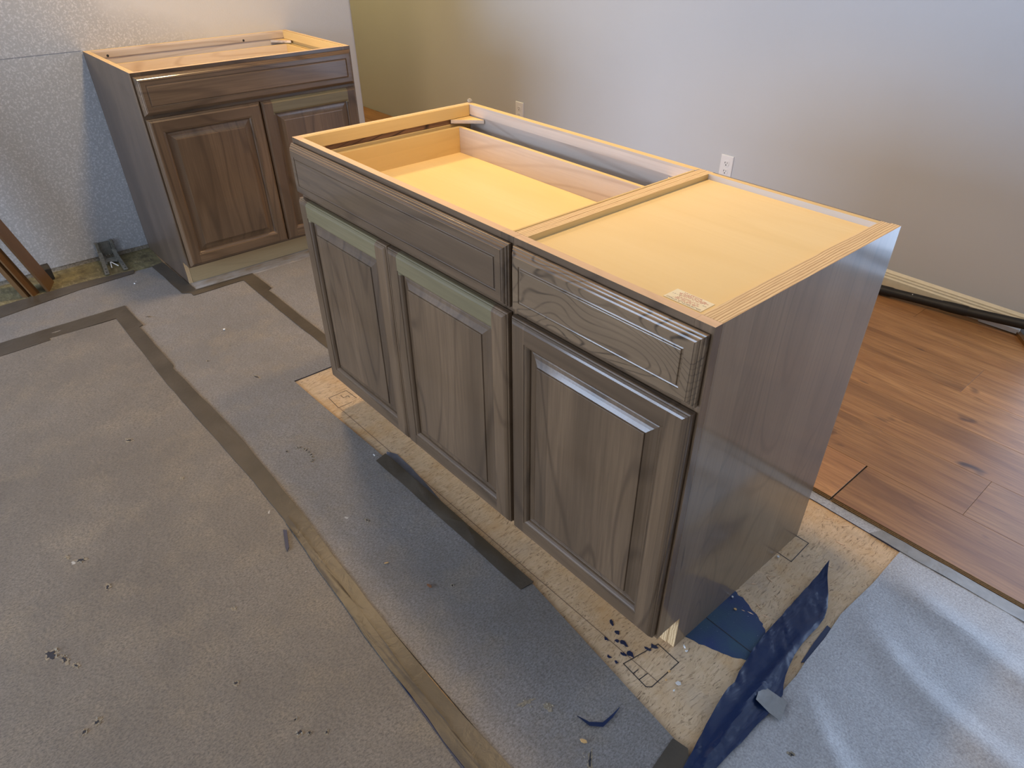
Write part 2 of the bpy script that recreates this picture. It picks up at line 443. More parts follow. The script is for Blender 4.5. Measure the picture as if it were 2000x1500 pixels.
def nz(x, y, s, seed=0., oct=3):
    return noise.fractal(Vector((x*s+seed, y*s-seed, seed)), 1., 2., oct)

# ================================================================ SETTING
bm = bmesh.new(); box(bm, -4.3, 3.7, -4.5, 2.32, -.06, 0)
floor = link('floor', bm, M['osb'], kind='structure')
# room shell
def wall(name, m, boxes):
    bm = bmesh.new()
    for b_ in boxes: box(bm, *b_)
    return link(name, bm, m, kind='structure')
wl = bmesh.new()
# left wall: slab with a rounded outer corner, drywall stops just above the floor
pts = [(-1.90, -2.5), (-1.781, -2.5), (-1.781, 1.215)]
for k in range(1, 7):
    a = math.pi/2*k/6; pts.append((-1.801+.02*math.cos(a), 1.215+.02*math.sin(a)))
pts += [(-1.90, 1.235)]
prism(wl, pts, 'z', .022, 2.44)
wall_left = link('wall_left', wl, M['wall_l'], kind='structure', smooth=40)
bm = bmesh.new(); box(bm, -1.775, -1.7795, -2.4, -.058, .8765, .8782)
bmesh.ops.scale(bm, vec=(1, 1, 1), verts=bm.verts[:])
bm.free()
bm = bmesh.new(); box(bm, -1.7812, -1.7803, -1.6, -.062, .8768, .8785); link('pencil_line', bm, M['wall_pencil'], wall_left)
wall('wall_back', M['wall_b'], [(-4.3, 1.44, 2.24, 2.34, 0, 2.44), (1.44, 3.3, 2.24, 2.34, 2.12, 2.44), (3.3, 3.7, 2.24, 2.34, 0, 2.44)])
wall('wall_front', M['wall_b'], [(-4.3, -2.3, -4.5, -4.4, 0, 2.44), (1.1, 3.7, -4.5, -4.4, 0, 2.44), (-2.3, 1.1, -4.5, -4.4, 2.12, 2.44), (-2.3, 1.1, -4.5, -4.4, 0, .35)])
wall('wall_right', M['wall_b'], [(3.6, 3.7, -4.4, 2.24, 0, 2.44)])
wall('wall_hall', M['wall_b'], [(-4.3, -1.90, 1.135, 1.235, 0, 2.44), (-4.4, -4.3, -4.5, 2.34, 0, 2.44)])
wall('ceiling', M['wall_b'], [(-4.4, 3.7, -4.5, 2.34, 2.44, 2.5)])
# window and patio door frames (outside the picture, daylight enters here)
def frame(name, x0, x1, y0, y1, z0, z1, mull):
    root = bmesh.new()
    w = .045
    box(root, x0, x0+w, y0, y1, z0, z1); box(root, x1-w, x1, y0, y1, z0, z1)
    box(root, x0+w, x1-w, y0, y1, z0, z0+w); box(root, x0+w, x1-w, y0, y1, z1-w, z1)
    for mx in mull: box(root, mx-.02, mx+.02, y0+.01, y1-.01, z0+w, z1-w)
    return link(name, root, M['white_plastic'], kind='structure')
frame('window_1', -2.3, 1.1, -4.48, -4.42, .35, 2.12, (-1.17, -.03))
frame('door_1', 1.44, 3.3, 2.26, 2.32, 0, 2.12, (2.37,))
# baseboard on the back wall
bm = bmesh.new()
prism(bm, [(2.240, .013), (2.222, .013), (2.222, .058), (2.226, .064), (2.226, .070), (2.231, .074), (2.231, .080), (2.236, .086), (2.240, .090)], 'x', -1.5, 1.385)
link('baseboard_back', bm, M['trim_paint'], kind='structure', smooth=30)
# caulk-smeared end of the baseboard
bm = bmesh.new(); box(bm, 1.24, 1.388, 2.212, 2.223, .013, .034)
for v in bm.verts:
    v.co.z += random.uniform(0, .006); v.co.y += random.uniform(-.003, 0)
link('caulk_smear', bm, M['white_chip'], bpy.data.objects['baseboard_back'])
# wooden strip on the floor at the corner
bm = bmesh.new(); prism(bm, [(1.385, 2.232), (1.372, 2.222), (1.60, 1.93), (1.613, 1.94)], 'z', .0125, .026)
tag(link('threshold_strip', bm, M['old_trim']), 'narrow brown wood strip running from the far right corner of the plank floor', 'wood strip')

# dirty strip between left wall and underlayment
sheet('floor_edge', [(-1.9, -2.5), (-1.50, -2.5), (-1.50, -.75), (-1.52, -.07), (-1.9, -.05)], .0015, M['dirty'], floor, thick=.001)
bm = bmesh.new(); box(bm, -1.80, -1.786, -2.5, 1.21, 0.001, .024)
for v in bm.verts: v.co.x += random.uniform(-.001, .001)
link('sill_strip', bm, M['plaster'], floor)
sheet('floor_edge', [(-1.245, -.06), (-1.16, -.075), (-1.145, -.05), (-1.150, .20), (-1.155, .86), (-1.245, .86)], .0045, M['pale_floor'], floor, thick=.004)
# laminate planks: rows along x
rows = [.806+.2075*i for i in range(8)]; rows[7] = 2.232
joints = {0: [-3.0, -1.85, -.4, 1.3745, 2.62], 1: [-2.6, -1.2, .40, 1.653, 2.9], 2: [-3.3, -2.0, -.75, .52, 1.78, 3.0], 3: [-2.9, -1.6, -.3, .97, 2.2], 4: [-2.5, -1.25, .02, 1.40, 2.5], 5: [-3.1, -1.9, -.6, .62, 1.9], 6: [-2.7, -1.45, -.2, 1.05, 2.3]}
for r in range(7):
    xs = [-4.28]+joints[r]+[3.58]
    for a, b_ in zip(xs, xs[1:]):
        g = .0022 if (r == 0 and (abs(a-1.3745) < .01 or abs(b_-1.3745) < .01)) else .0003
        bm = bmesh.new()
        vs, fs = box(bm, a+g, b_-g, rows[r]+.0003, rows[r+1]-.0003, .003, .0125)
        for f in fs[2:]: f.material_index = 1
        bmesh.ops.bevel(bm, geom=[e for e in bm.edges if all(v.co.z > .012 for v in e.verts)], offset=.0005, segments=1, affect='EDGES')
        link('plank', bm, [M['plank'], M['hdf']], floor)
bm = bmesh.new()
prism(bm, [(.806, .0035), (.800, .0035), (.800, .0055), (.8035, .0065), (.8035, .0085), (.806, .0095)], 'x', -.2, 1.371)
prism(bm, [(.806, .0035), (.800, .0035), (.800, .0055), (.8035, .0065), (.8035, .0085), (.806, .0095)], 'x', 1.378, 3.58)
link('plank_tongue', bm, M['hdf'], floor)

# subfloor panel joints, pencil marks
def lines(name, segs, w, m, z=.0004, parent=floor):
    bm = bmesh.new()
    for seg in segs:
        for a, b_ in zip(seg, seg[1:]):
            a, b_ = Vector(a), Vector(b_); d = (b_-a).normalized(); n = Vector((-d.y, d.x))*w/2
            e = d*w*.4
            prism(bm, [tuple(a-e+n), tuple(a-e-n), tuple(b_+e-n), tuple(b_+e+n)], 'z', z-.0003, z)
    return link(name, bm, m, parent)
lines('pencil_mark', [[(1.353, .058), (1.334, -.041), (1.405, -.047), (1.414, -.038), (1.415, .055), (1.353, .058)], [(1.365, -.043), (1.366, -.028)], [(1.384, -.045), (1.386, -.020)]], .0022, M['pencil'])
lines('pencil_mark', [[(1.36, .606), (1.419, .607), (1.423, .514), (1.36, .516)]], .0022, M['pencil'])
lines('pencil_mark', [[(.02, .045), (-.044, .041), (-.045, -.027), (.03, -.031), (.03, .02)], [(-.03, .012), (-.012, .012), (-.012, .03), (0, .03)]], .0018, M['pencil'])
lines('pencil_mark', [[(.03, -.029), (1.42, -.018)], [(.10, -.036), (.10, -.018)]], .0016, M['pencil_faint'])
# blue film showing on the subfloor beside the island, with the panel joint through it
bp = [(1.10, .36), (1.24, .35), (1.387, .322)]
for t in range(1, 16): bp.append((1.387+(1.523-1.387)*t/16+.010*math.sin(t*.2)+random.uniform(-.004, .004), .322-(.322-.250)*t/16-.012*math.sin(math.pi*t/16)*-1+random.uniform(-.004, .004)))
bp += [(1.535, .246), (1.54, .183), (1.527, .181)]
for t in range(1, 14): bp.append((1.527-(1.527-1.384)*t/14+random.uniform(-.003, .003), .181-(.181-.122)*t/14-.007*math.sin(math.pi*t/14)+random.uniform(-.0025, .0025)))
bp += [(1.384, .122), (1.3, .06), (1.10, .09)]
sheet('blue_film_patch', bp, .0006, M['bluestain'], floor, thick=.0005)
lines('subfloor_joint', [[(1.15, .206), (1.54, .200)]], .0022, M['hole_dark'], .0010)
lines('subfloor_joint', [[(-2.5, 1.0), (-1.3, 1.0)]], .003, M['hole_dark'], .0010)
# dark adhesive stains near the island's front corner
st = bmesh.new(); rr = random.Random(4)
for (cx, cy, s) in ((1.268, .012, .010), (1.283, -.006, .008), (1.30, .0, .012), (1.318, -.022, .009), (1.327, -.012, .012), (1.30, -.052, .008), (1.262, -.022, .008), (1.345, .03, .010), (1.322, -.050, .006), (1.352, .045, .010), (1.24, .02, .012)):
    pts = []
    for k in range(9):
        a = 2*math.pi*k/9; r_ = s*.6*rr.uniform(.35, 1.2); pts.append((cx+r_*1.6*math.cos(a), cy+r_*math.sin(a)))
    prism(st, pts, 'z', .0002, .0012)
o = link('adhesive_stain', st, M['navy'], floor, kind='stuff')
o['label'] = 'dark blue adhesive smears'
rs = random.Random(11)
gl = bmesh.new()
for i in range(14):
    x = 1.40+rs.uniform(0, .19); y = rs.uniform(.28, .74); a = rs.uniform(-.4, .9); l_ = rs.uniform(.004, .012); w = rs.uniform(.0008, .0018)
    d = Vector((math.cos(a), math.sin(a))); n = Vector((-d.y, d.x))
    c = Vector((x, y)); prism(gl, [tuple(c-d*l_), tuple(c+n*w), tuple(c+d*l_), tuple(c-n*w)], 'z', .0001, .0011)
link('raised_strand', gl, M['raw_tan'], floor, kind='stuff')

# ================================================================ UNDERLAYMENT
def dA(x, y): return .0022*max(0, nz(x, y, 3.1, 3.3)+.15)+.0007*nz(x, y, 13, 1.2)+.0006
sA = sheet('underlayment_sheet', jag([(-1.165, -2.45), (-1.165, -.375), (.3, -.385), (1.36, -.402), (1.552, -.40), (1.552, -2.45)], .2, 0), .003, M['under'], None, .0028, .04, dA, M['navy'], limit=(-1.2, 1.6, -1.3, -.3))
tag(sA, 'large brown-grey felt underlayment sheet filling the left foreground, torn in places', 'underlayment')
def dB(x, y): return .0012*max(0, nz(x, y, 4.1, 7.3)+.1)+.0006*nz(x, y, 15, 2.2)+.0006
pB = [(-1.54, -2.4), (-1.54, -.07), (-1.13, -.085), (-1.13, .165), (-.212, .160)]
pB += [(-.215, -.070), (.0, -.066), (.30, -.058), (.5, -.052), (.80, -.045), (1.027, -.044), (1.2, -.062), (1.412, -.084), (1.553, -.099), (1.555, -.39), (-1.16, -.372), (-1.167, -2.4)]
sB = sheet('underlayment_sheet', pB, .003, M['under_grey'], None, .0028, .04, dB, M['navy'], limit=(-1.6, 1.6, -.9, .2))
tag(sB, 'grey underlayment walkway strip between the island front and the long taped seam', 'underlayment')
sC = sheet('underlayment_sheet', [(-1.20, .168), (-.213, .163), (-.208, .795), (-1.20, .795)], .003, M['under_grey'], None, .0028, .05, dB, M['navy'])
tag(sC, 'grey underlayment piece between the wall cabinet and the far left end of the island', 'underlayment')
def dD(x, y):
    r1 = math.exp(-((y-.50+.30*(x-1.60)-.05*math.sin(6*x))/.035)**2)*.013*min(1, max(0, (x-1.605)*8))
    t = (y-.20)+.62*(x-1.60)
    rp = min(1, max(0, (x-1.605)*9)); r2 = math.exp(-(t/.04)**2)*.017*rp
    t3 = (y-.66)+.22*(x-1.60)
    r3 = math.exp(-(t3/.035)**2)*.012*rp
    return r1+r2+r3+.0022*max(0, nz(x, y, 7, 9.1)+.3)+.0006*nz(x, y, 40, 4.)+.0006
pD = [(1.597, .757), (1.600, .60), (1.594, .45), (1.603, .36), (1.606, .27), (1.612, .22), (1.612, .149), (1.614, .10), (1.614, -.02), (1.606, -.10), (1.60, -.30), (1.60, -2.4), (3.55, -2.4), (3.55, .765), (2.2, .763)]
sD = sheet('underlayment_sheet', pD, .003, M['silver'], None, .0028, .02, dD, M['navy'], limit=(1.5, 2.2, -.2, .8))
tag(sD, 'wrinkled silver-grey underlayment sheet catching blue daylight at lower right', 'underlayment')
sE = sheet('underlayment_sheet', jag([(-.2, .768), (1.36, .766), (1.52, .762), (1.60, .760), (3.5, .768), (3.5, .7995), (-.2, .7995)], .1, .0015, 5), .003, M['silver'], None, .0028, .04, lambda x, y: .0008*nz(x, y, 25, 3.), M['navy'], limit=(1., 2., .7, .9))
tag(sE, 'thin silver underlayment strip along the cut edge of the plank floor', 'underlayment')
# torn holes in the sheets: dark hole, torn fluffy rim
def tear(parent, x, y, s, asp, rot, seed, hole=True):
    r = random.Random(seed); bm = bmesh.new()
    c, s_ = math.cos(rot), math.sin(rot)
    zf = {sA: dA, sB: dB, sD: dD}[parent](x, y)+.003
    def blob(scale, dz, mi, k=19):
        pts = []
        for i in range(k):
            a = 2*math.pi*i/k; rr_ = s*scale*r.uniform(.35, 1.25); u, v = rr_*asp*math.cos(a), rr_*math.sin(a)
            pts.append((x+u*c-v*s_, y+u*s_+v*c))
        fs = prism(bm, pts, 'z', zf-.0022, zf+dz, mi)
    blob(1.5, .0006, 0)
    if hole: blob(.8, .0011, 1)
    for i in range(4):      # curled flaps
        a = r.uniform(0, 6.28); px, py = x+s*asp*math.cos(a)*.9, y+s*math.sin(a)*.9
        w = s*r.uniform(.3, .6)
        v1 = bm.verts.new((px-w, py, zf)); v2 = bm.verts.new((px+w, py+w*.4, zf)); v3 = bm.verts.new((px+w*r.uniform(-.5, .5), py+w, zf+r.uniform(.002, .005)))
        bm.faces.new((v1, v2, v3))
    return link('tear', bm, [M['torn_edge'], M['hole_dark']], parent)
for (px, py, s, asp, rot, hole) in ((.452, -1.006, .012, 1.4, .5, 1), (.486, -.985, .006, 2.2, .2, 1), (.52, -.97, .004, 2., .3, 1), (.998, -.668, .0065, 1., 0, 1), (1.012, -.652, .004, 1., 0, 1), (1.035, -.625, .004, 1., .4, 1), (.965, -.66, .0035, 1., .4, 1), (.19, -.875, .006, 2.2, .9, 1), (.155, -.90, .004, 2., .4, 0), (.603, -.642, .004, 1.6, 0, 0), (.694, -.974, .0055, 1.5, -1.2, 1), (.700, -1.0, .004, 1.5, -.6, 1), (.33, -.85, .005, 1.6, 0, 1), (.80, -.72, .005, 1.3, 0.5, 1), (-.25, -.62, .006, 2., .6, 1), (.04, -.56, .004, 1.5, 0.3, 0)):
    tear(sA, px, py, s, asp, rot, int(px*1000)+int(py*100), hole)
for i in range(9):
    a = i/8*2.2+.5; tear(sB, .185+.055*math.cos(a)*(1 if i % 2 else .9), -.262+.03*math.sin(a)+.012, .0028, 1.6, a, i, 1)
for (px, py, s, asp, rot, hole) in ((-.33, -.16, .004, 4., .3, 1), (.135, -.27, .003, 2., 0, 1), (.56, -.24, .004, 1.5, .3, 1), (1.26, -.27, .004, 4., 1.3, 0), (1.30, -.24, .006, 1.5, .3, 0), (1.44, -.26, .004, 6., -.9, 1), (-1.05, -.30, .004, 4., .9, 1), (-.55, -.25, .003, 2., .4, 1), (.9, -.2, .003, 1.4, .3, 1)):
    tear(sB, px, py, s, asp, rot, int(px*1000)+77, hole)
tear(sD, 1.70, .055, .004, 1.4, .4, 5, True)

# ================================================================ TAPE
def tp(pts, label, m='tape', z=.0066, jagamp=.0012, thick=.0012, disp=None, seed=1):
    d = disp or (lambda x, y: .0009*max(-.5, nz(x, y, 22, 5.)))
    o = sheet('tape_strip', jag(pts, .06, jagamp, seed), z, M[m], None, thick, .05, d)
    return tag(o, label, 'tape')
tp([(-1.215, -.343), (-1.12, -.343), (-.99, -.340), (-.985, -.356), (-.60, -.357), (-.585, -.365), (-.2, -.352), (.019, -.350), (.49, -.366), (.80, -.384), (1.14, -.392), (1.32, -.386), (1.55, -.39), (1.55, -.452), (1.29, -.448), (.95, -.436), (.679, -.416), (.2, -.408), (-.494, -.418), (-1.12, -.405), (-1.122, -.65), (-1.105, -.65), (-1.09, -.95), (-1.09, -1.6), (-1.215, -1.6), (-1.208, -.80)],
   'long L-shaped brown tape over the seam of the foreground underlayment sheet', z=.0066)
# crumpled narrow second layer on the near part of that tape
tp([(.40, -.398), (.70, -.408), (1.0, -.422), (1.30, -.430), (1.54, -.436), (1.54, -.462), (1.28, -.456), (.95, -.446), (.62, -.428), (.42, -.414)], 'crumpled lower layer of the long tape nearest the camera, wrinkled and shiny', z=.0082, disp=lambda x, y: .0035*abs(nz(x*1.0, y*2.6, 30, 2.)), jagamp=.002)
tp([(-1.165, -.090), (-1.115, -.090), (-1.118, .135), (-.75, .128), (-.40, .128), (-.05, .128), (-.05, .165), (-.38, .171), (-.95, .176), (-.96, .196), (-1.16, .196)], 'brown tape bent along the toe kick front then across the aisle to the island', z=.0066)
tp([(-1.557, -.199), (-1.517, -.212), (-1.50, -.45), (-1.44, -.76), (-1.40, -1.2), (-1.49, -1.2), (-1.556, -.74), (-1.575, -.45)], 'dirty brown tape along the underlayment edge near the left wall', z=.0062)
tp([(-1.555, -.075), (-1.54, -.125), (-1.17, -.120), (-1.14, -.085), (-1.175, -.060), (-1.54, -.070)], 'dark tape on the floor along the left side of the wall cabinet', z=.0066)
tp([(.359, -.086), (1.025, -.080), (1.029, -.040), (.9, -.041), (.7, -.044), (.352, -.047)], 'brown tape with a shiny ridge along the underlayment edge before the island doors', z=.0068,
   disp=lambda x, y: .009*math.exp(-((y+.052-.004*math.sin(3*x))/.006)**2)*(0.35+.65*max(0, min(1, (x-.3)*1.4))))
tp([(1.53, .7965), (1.512, .760), (1.58, .758), (1.9, .758), (3.2, .765), (3.2, .7985)], 'semi-clear grey tape over the strip beside the plank floor edge', 'tape_grey', z=.0062, disp=lambda x, y: .0015*max(0, nz(x, y, 28, 6.)+.1))
tp([(1.520, -.098), (1.554, -.092), (1.62, -.16), (1.62, -.8), (1.53, -.8), (1.535, -.2)], 'tan tape at the bottom edge between the two underlayment sheets', 'tape', z=.0066)
# ---- blue film pieces
sheet_blue = sheet('blue_film_sliver', [(.36, -.05), (.338, -.035), (.37, -.018), (.45, -.020), (.56, -.030), (.66, -.042), (.66, -.06), (.36, -.06)], .0016, M['film_pale'], None, .0012, .02, lambda x, y: .0006*nz(x, y, 30, 1.))
tag(sheet_blue, 'blue plastic film edge sticking out from under the ridged tape', 'plastic film')
bl = sheet('blue_film_sliver', [(.74, -.418), (1.0, -.434), (1.36, -.452), (1.36, -.464), (1.0, -.446), (.74, -.424)], .0064, M['navy'], None, .001)
tag(bl, 'thin dark blue film line along the near edge of the long tape', 'plastic film')
fp = [(1.497, .556), (1.516, .520), (1.545, .478), (1.564, .441), (1.575, .405), (1.578, .368), (1.577, .33), (1.578, .30), (1.582, .262), (1.590, .225), (1.597, .20), (1.606, .178), (1.618, .155),
      (1.622, .12), (1.620, .02), (1.617, -.079), (1.615, -.16), (1.59, -.17), (1.572, -.129), (1.555, -.05), (1.540, .02), (1.531, .076), (1.532, .10), (1.523, .13), (1.515, .18), (1.509, .207), (1.503, .30), (1.499, .42)]
def dF(x, y):
    ridge = .010*math.exp(-((x-(1.575+.10*(.12-y)*(y < .12)-.03*(y-.12)*(y > .12)))/.009)**2)*max(0, min(1, (.42-y)*5))
    lift = .012*math.exp(-((y-.04)/.07)**2)*max(0, (1.60-x)/.08)
    tip = .030*max(0, (y-.46)/.1)**1.6
    return ridge+max(0, lift)+tip+.0032*abs(nz(x*1.6+y, y*.5, 20, 8.))+.0012*nz(x*2+y, y*.6, 45, 3.)
ff = sheet('blue_plastic_film', jag(fp, .02, .0012, 3), .0095, M['film'], None, .001, .008, dF)
tag(ff, 'torn dark blue plastic film strip tapering to a point, lying beside the island', 'plastic film')
bb = sheet('blue_film_sliver', [(1.588, .40), (1.600, .398), (1.603, .34), (1.606, .27), (1.600, .262), (1.592, .33)], .0018, M['navy'], None, .0014)
tag(bb, 'small blue film edge peeking from under the silver underlayment', 'plastic film')
tpp = tp([(1.572, .140), (1.588, .094), (1.648, .098), (1.634, .146)], 'small square tape patch holding the blue film to the silver sheet', 'tape_grey', z=.0115,
   disp=lambda x, y: .012*math.exp(-((x-1.590)/.012)**2)+.0015*abs(nz(x, y, 30, 1.)))

# ================================================================ CABINETS
T = .0165
def door(parent, x0, x1, z0, z1, mats=None):
    mt = dict(panel='stain_z', stile='stain_z', rail='stain_x', top='stain_x'); mt.update(mats or {})
    pf = -.0215
    bm = bmesh.new()
    rings_mesh(bm, x0, x1, z0, z1, [(.050, -.006), (.050, pf+.0115), (.0605, pf+.0115), (.0625, pf+.0108), (.0700, pf+.0094), (.0755, pf+.0074), (.0800, pf+.0052), (.0835, pf+.0036), (.0845, pf+.0008), (.0865, pf+.0004)])
    d = link('door', bm, M[mt['panel']], parent)
    loops = [(.030, -.0025), (.0, -.0025), (0., -.011), (.0010, -.0135), (.0035, -.0150), (.0040, -.0165), (.0075, -.0195), (.0095, -.0205), (.0115, pf), (.0455, pf), (.0462, pf+.0016), (.0490, pf+.0020), (.0525, pf+.0038), (.0555, pf+.0075), (.0565, pf+.0100), (.0565, -.004)]
    sw = .0462
    def piece(name, cuts, m):
        bm = bmesh.new(); rings_mesh(bm, x0, x1, z0, z1, loops, fill=False)
        bm.faces.ensure_lookup_table()
        for co, no in cuts:
            bmesh.ops.bisect_plane(bm, geom=bm.verts[:]+bm.edges[:]+bm.faces[:], plane_co=co, plane_no=no, clear_outer=True)
        o = link(name, bm, M[m], d)
        if m == 'stain_green': o['label'] = 'greenish top rail'
        return o
    zm = (z0+z1)/2
    piece('stile', [((x0+sw, 0, 0), (1, 0, 0))], mt['stile'])
    piece('stile', [((x1-sw, 0, 0), (-1, 0, 0))], mt['stile'])
    # the inner bead beside each stile belongs to the stile visually, cut by mitre
    piece('rail', [((x0+sw, 0, 0), (-1, 0, 0)), ((x1-sw, 0, 0), (1, 0, 0)), ((0, 0, z0+.0568), (0, 0, 1))], mt['rail'])
    piece('rail', [((x0+sw, 0, 0), (-1, 0, 0)), ((x1-sw, 0, 0), (1, 0, 0)), ((0, 0, z1-.0568), (0, 0, -1))], mt['top'])
    def bead(x, s):
        a, b_ = (x0+sw, x0+.0568) if s < 0 else (x1-.0568, x1-sw)
        bm = bmesh.new(); rings_mesh(bm, x0, x1, z0, z1, loops, fill=False)
        for co, no in [((a, 0, 0), (-1, 0, 0)), ((b_, 0, 0), (1, 0, 0)), ((0, 0, z0+.0568), (0, 0, -1)), ((0, 0, z1-.0568), (0, 0, 1))]:
            bmesh.ops.bisect_plane(bm, geom=bm.verts[:]+bm.edges[:]+bm.faces[:], plane_co=co, plane_no=no, clear_outer=True)
        return link('bead', bm, M[mt['stile']], d)
    bead(x0, -1); bead(x1, 1)
    return d
def drawer(parent, x0, x1, z0, z1, m, boxdim=None):
    pf = -.0215
    bm = bmesh.new()
    rings_mesh(bm, x0, x1, z0, z1, [(.02, -.0025), (0, -.0025), (0, -.0075), (.0008, -.0092), (.0028, -.0100), (.0032, -.0118), (.0045, -.0138), (.0068, -.0146), (.0072, -.0164), (.0095, -.0190), (.0125, -.0202), (.0132, pf), (.0290, pf), (.0296, pf+.0018), (.0315, pf+.0026), (.0335, pf+.0018), (.0345, pf-.0004), (.0358, pf-.0008)])
    d = link('drawer', bm, M[m], parent)
    if boxdim:
        a, b_, y1, zb, zt = boxdim
        bx('drawer_side', M['maple_y'], d, a, a+.0125, .022, y1, zb-.012, zt)
        bx('drawer_side', M['maple_y'], d, b_-.0125, b_, .022, y1, zb-.012, zt)
        bm = bmesh.new(); vs, fs = box(bm, a+.0127, b_-.0127, y1-.0125, y1, zb-.012, zt)
        fs[1].material_index = 1
        link('drawer_back', bm, [M['rubberwood'], M['maple_x']], d)
        bx('drawer_inner_front', M['maple_x'], d, a+.0127, b_-.0127, .0225, .034, zb-.012, zt-.004)
        bx('drawer_bottom', M['maple_panel'], d, a+.0127, b_-.0127, .0345, y1-.0127, zb-.006, zb, 0)
    return d
def side(parent, x0, x1, D, H, outer_m, left, inner='maple_y'):
    bm = bmesh.new()
    poly = [(.0195, H), (D-.004, H), (D-.004, 0), (.076, 0), (.076, .107), (.0195, .107)]
    fs = prism(bm, poly, 'x', x0, x1)
    for f in fs:
        f.normal_update()
        n = f.normal
        if abs(n.x) > .9: f.material_index = 0 if ((n.x < 0) == left) else 1
        else: f.material_index = 2
    return link('side_panel', bm, [M[outer_m], M[inner], M['ply']], parent)
def cabinet(root, Wd, D=.612, H=.876, top=False, doors=(), drw='stain_x', skin=False, blocks=(), holes=(), slot=False, toe='toe_y'):
    xr = Wd-(.0205 if skin else 0)
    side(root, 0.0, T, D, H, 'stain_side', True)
    side(root, xr-T-(.002 if skin else 0), xr-(.0003 if skin else 0), D, H, 'ply' if skin else 'stain_z', False)
    if skin:
        bm = bmesh.new()
        fs = prism(bm, [(.0195, H), (D, H), (D, 0), (.0785, 0), (.0785, .107), (.0195, .107)], 'x', xr, Wd)
        for f in fs:
            f.normal_update(); f.material_index = 0 if abs(f.normal.x) > .9 else 1
        o = link('end_panel', bm, [M['stain_cath'], M['ply']], root); o['label'] = 'glossy veneered finished end panel'
    # face frame; front face stained, top face raw
    def fr(name, x0, x1, z0, z1, ax):
        bm = bmesh.new(); vs, fs = box(bm, x0, x1, 0, .019, z0, z1); fs[1].material_index = 1
        for e in []: pass
        return link(name, bm, [M['stain_'+ax], M['raw_tan']], root)
    sw = .038
    fr('frame_stile', 0, sw, .105, H, 'z'); fr('frame_stile', Wd-sw, Wd, .105, H, 'z')
    fr('frame_rail', sw+.0002, Wd-sw-.0002, H-.036, H, 'x')
    fr('frame_rail', sw+.0002, Wd-sw-.0002, .700, .735, 'x')
    fr('frame_rail', sw+.0002, Wd-sw-.0002, .105, .140, 'x')
    if len(doors) == 2: fr('frame_stile', Wd/2-.03, Wd/2+.03, .1402, .6998, 'z')
    bx('toe_kick', M[toe], root, T+.0004, xr-T-.003, .0765, .088, .001, .104)
    bx('cabinet_bottom', M['maple_panel'], root, T+.0002, xr-T-.003, .0195, D-.02, .107, .119, 0)
    bx('back_panel', M['stain_z'] if skin else M['maple_x'], root, T+.0002, xr-T-.003, D-.0065, D-.0005, .001, H-.001 if not top else H-.001, 0)
    # hanging rail: upper strip and lower rail, blue-lit rubberwood
    if not top:
        bm = bmesh.new(); vs, fs = box(bm, T+.0002, xr-T-.003, D-.0225, D-.007, H-.030, H); fs[1].material_index = 1
        link('back_rail', bm, [M['rubberwood'], M['maple_x']], root)
        bm = bmesh.new(); vs, fs = box(bm, T+.0002, xr-T-.003, D-.0190, D-.007, H-.105, H-.0302); fs[1].material_index = 1
        lr = link('back_rail', bm, [M['rubberwood'], M['maple_x']], root)
        for hx, hz in holes:
            bm = bmesh.new(); bmesh.ops.create_cone(bm, cap_ends=True, segments=14, radius1=.0052, radius2=.0052, depth=.0012, matrix=Matrix.Translation((hx, D-.0225 if hz > H-.03 else D-.0192, hz)) @ Matrix.Rotation(math.pi/2, 4, 'X'))
            link('screw_hole', bm, M['slot_dark'], lr)
        # upper cleats on the two sides with the rough dark groove under them
        for s in (0, 1):
            x0 = T+.0002 if s == 0 else xr-T-.0105
            bx('side_cleat', M['maple_y'], root, x0, x0+.006, .0197, D-.0232, H-.034, H-.0005)
            if slot: bx('rough_groove', M['torn_dark'], root, x0, x0+.003, .085, D-.07, H-.048, H-.0342, 0)
            bx('side_cleat', M['maple_y'], root, x0, x0+.0045, .0197, D-.0232, H-.095, H-.0484)
    for bxs in blocks:
        bm = bmesh.new(); yb = D-.023
        if bxs == 'L': pts = [(T+.0066, yb), (T+.0066, yb-.075), (T+.078, yb)]
        else: pts = [(xr-T-.011, yb), (xr-T-.011, yb-.075), (xr-T-.080, yb)]
        fs = prism(bm, pts, 'z', H-.045, H-.0345)
        for f in fs:
            f.normal_update(); f.material_index = 0 if f.normal.z > .5 else 1
        link('corner_block', bm, [M['maple_x'], M['rubberwood']], root)
    if top:
        bx('top_panel', M['maple_panel'], root, T+.0002, xr-T-.0024, .0193, D-.0215, H-.024, H-.0125, 0)
        bm = bmesh.new(); vs, fs = box(bm, T+.0002, xr-T-.0024, D-.0212, D-.0068, H-.10, H); fs[1].material_index = 1
        link('back_rail', bm, [M['white_rail'], M['maple_x']], root)
M['white_rail'] = wood('pale_back_rail', (.74, .70, .64), (.66, .61, .55), (.5, .44, .38), 'x', .5, 0, .3, .03, .02)

# island, left unit 36 in
c1 = thing('base_cabinet', 'open-topped grey-brown island base cabinet with wide drawer above two doors', 'cabinet')
cabinet(c1, .9168, blocks=('L', 'R'), slot=True, doors=(1, 2))
drawer(c1, .004, .9125, .7265, .8625, 'stain_x', (.034, .883, .540, .746, .822))
door(c1, .004, .4565, .114, .7145, dict(top='stain_green'))
door(c1, .4605, .9125, .114, .7145, dict(top='stain_green'))
bm = bmesh.new(); bmesh.ops.create_icosphere(bm, subdivisions=2, radius=.009, matrix=Matrix.Translation((.004, .606, .880)) @ Matrix.Diagonal((1.1, .8, .9, 1)))
o = link('corner_cap', bm, M['plaster'], c1, smooth=60); o['label'] = 'small pale lump at the far top corner'
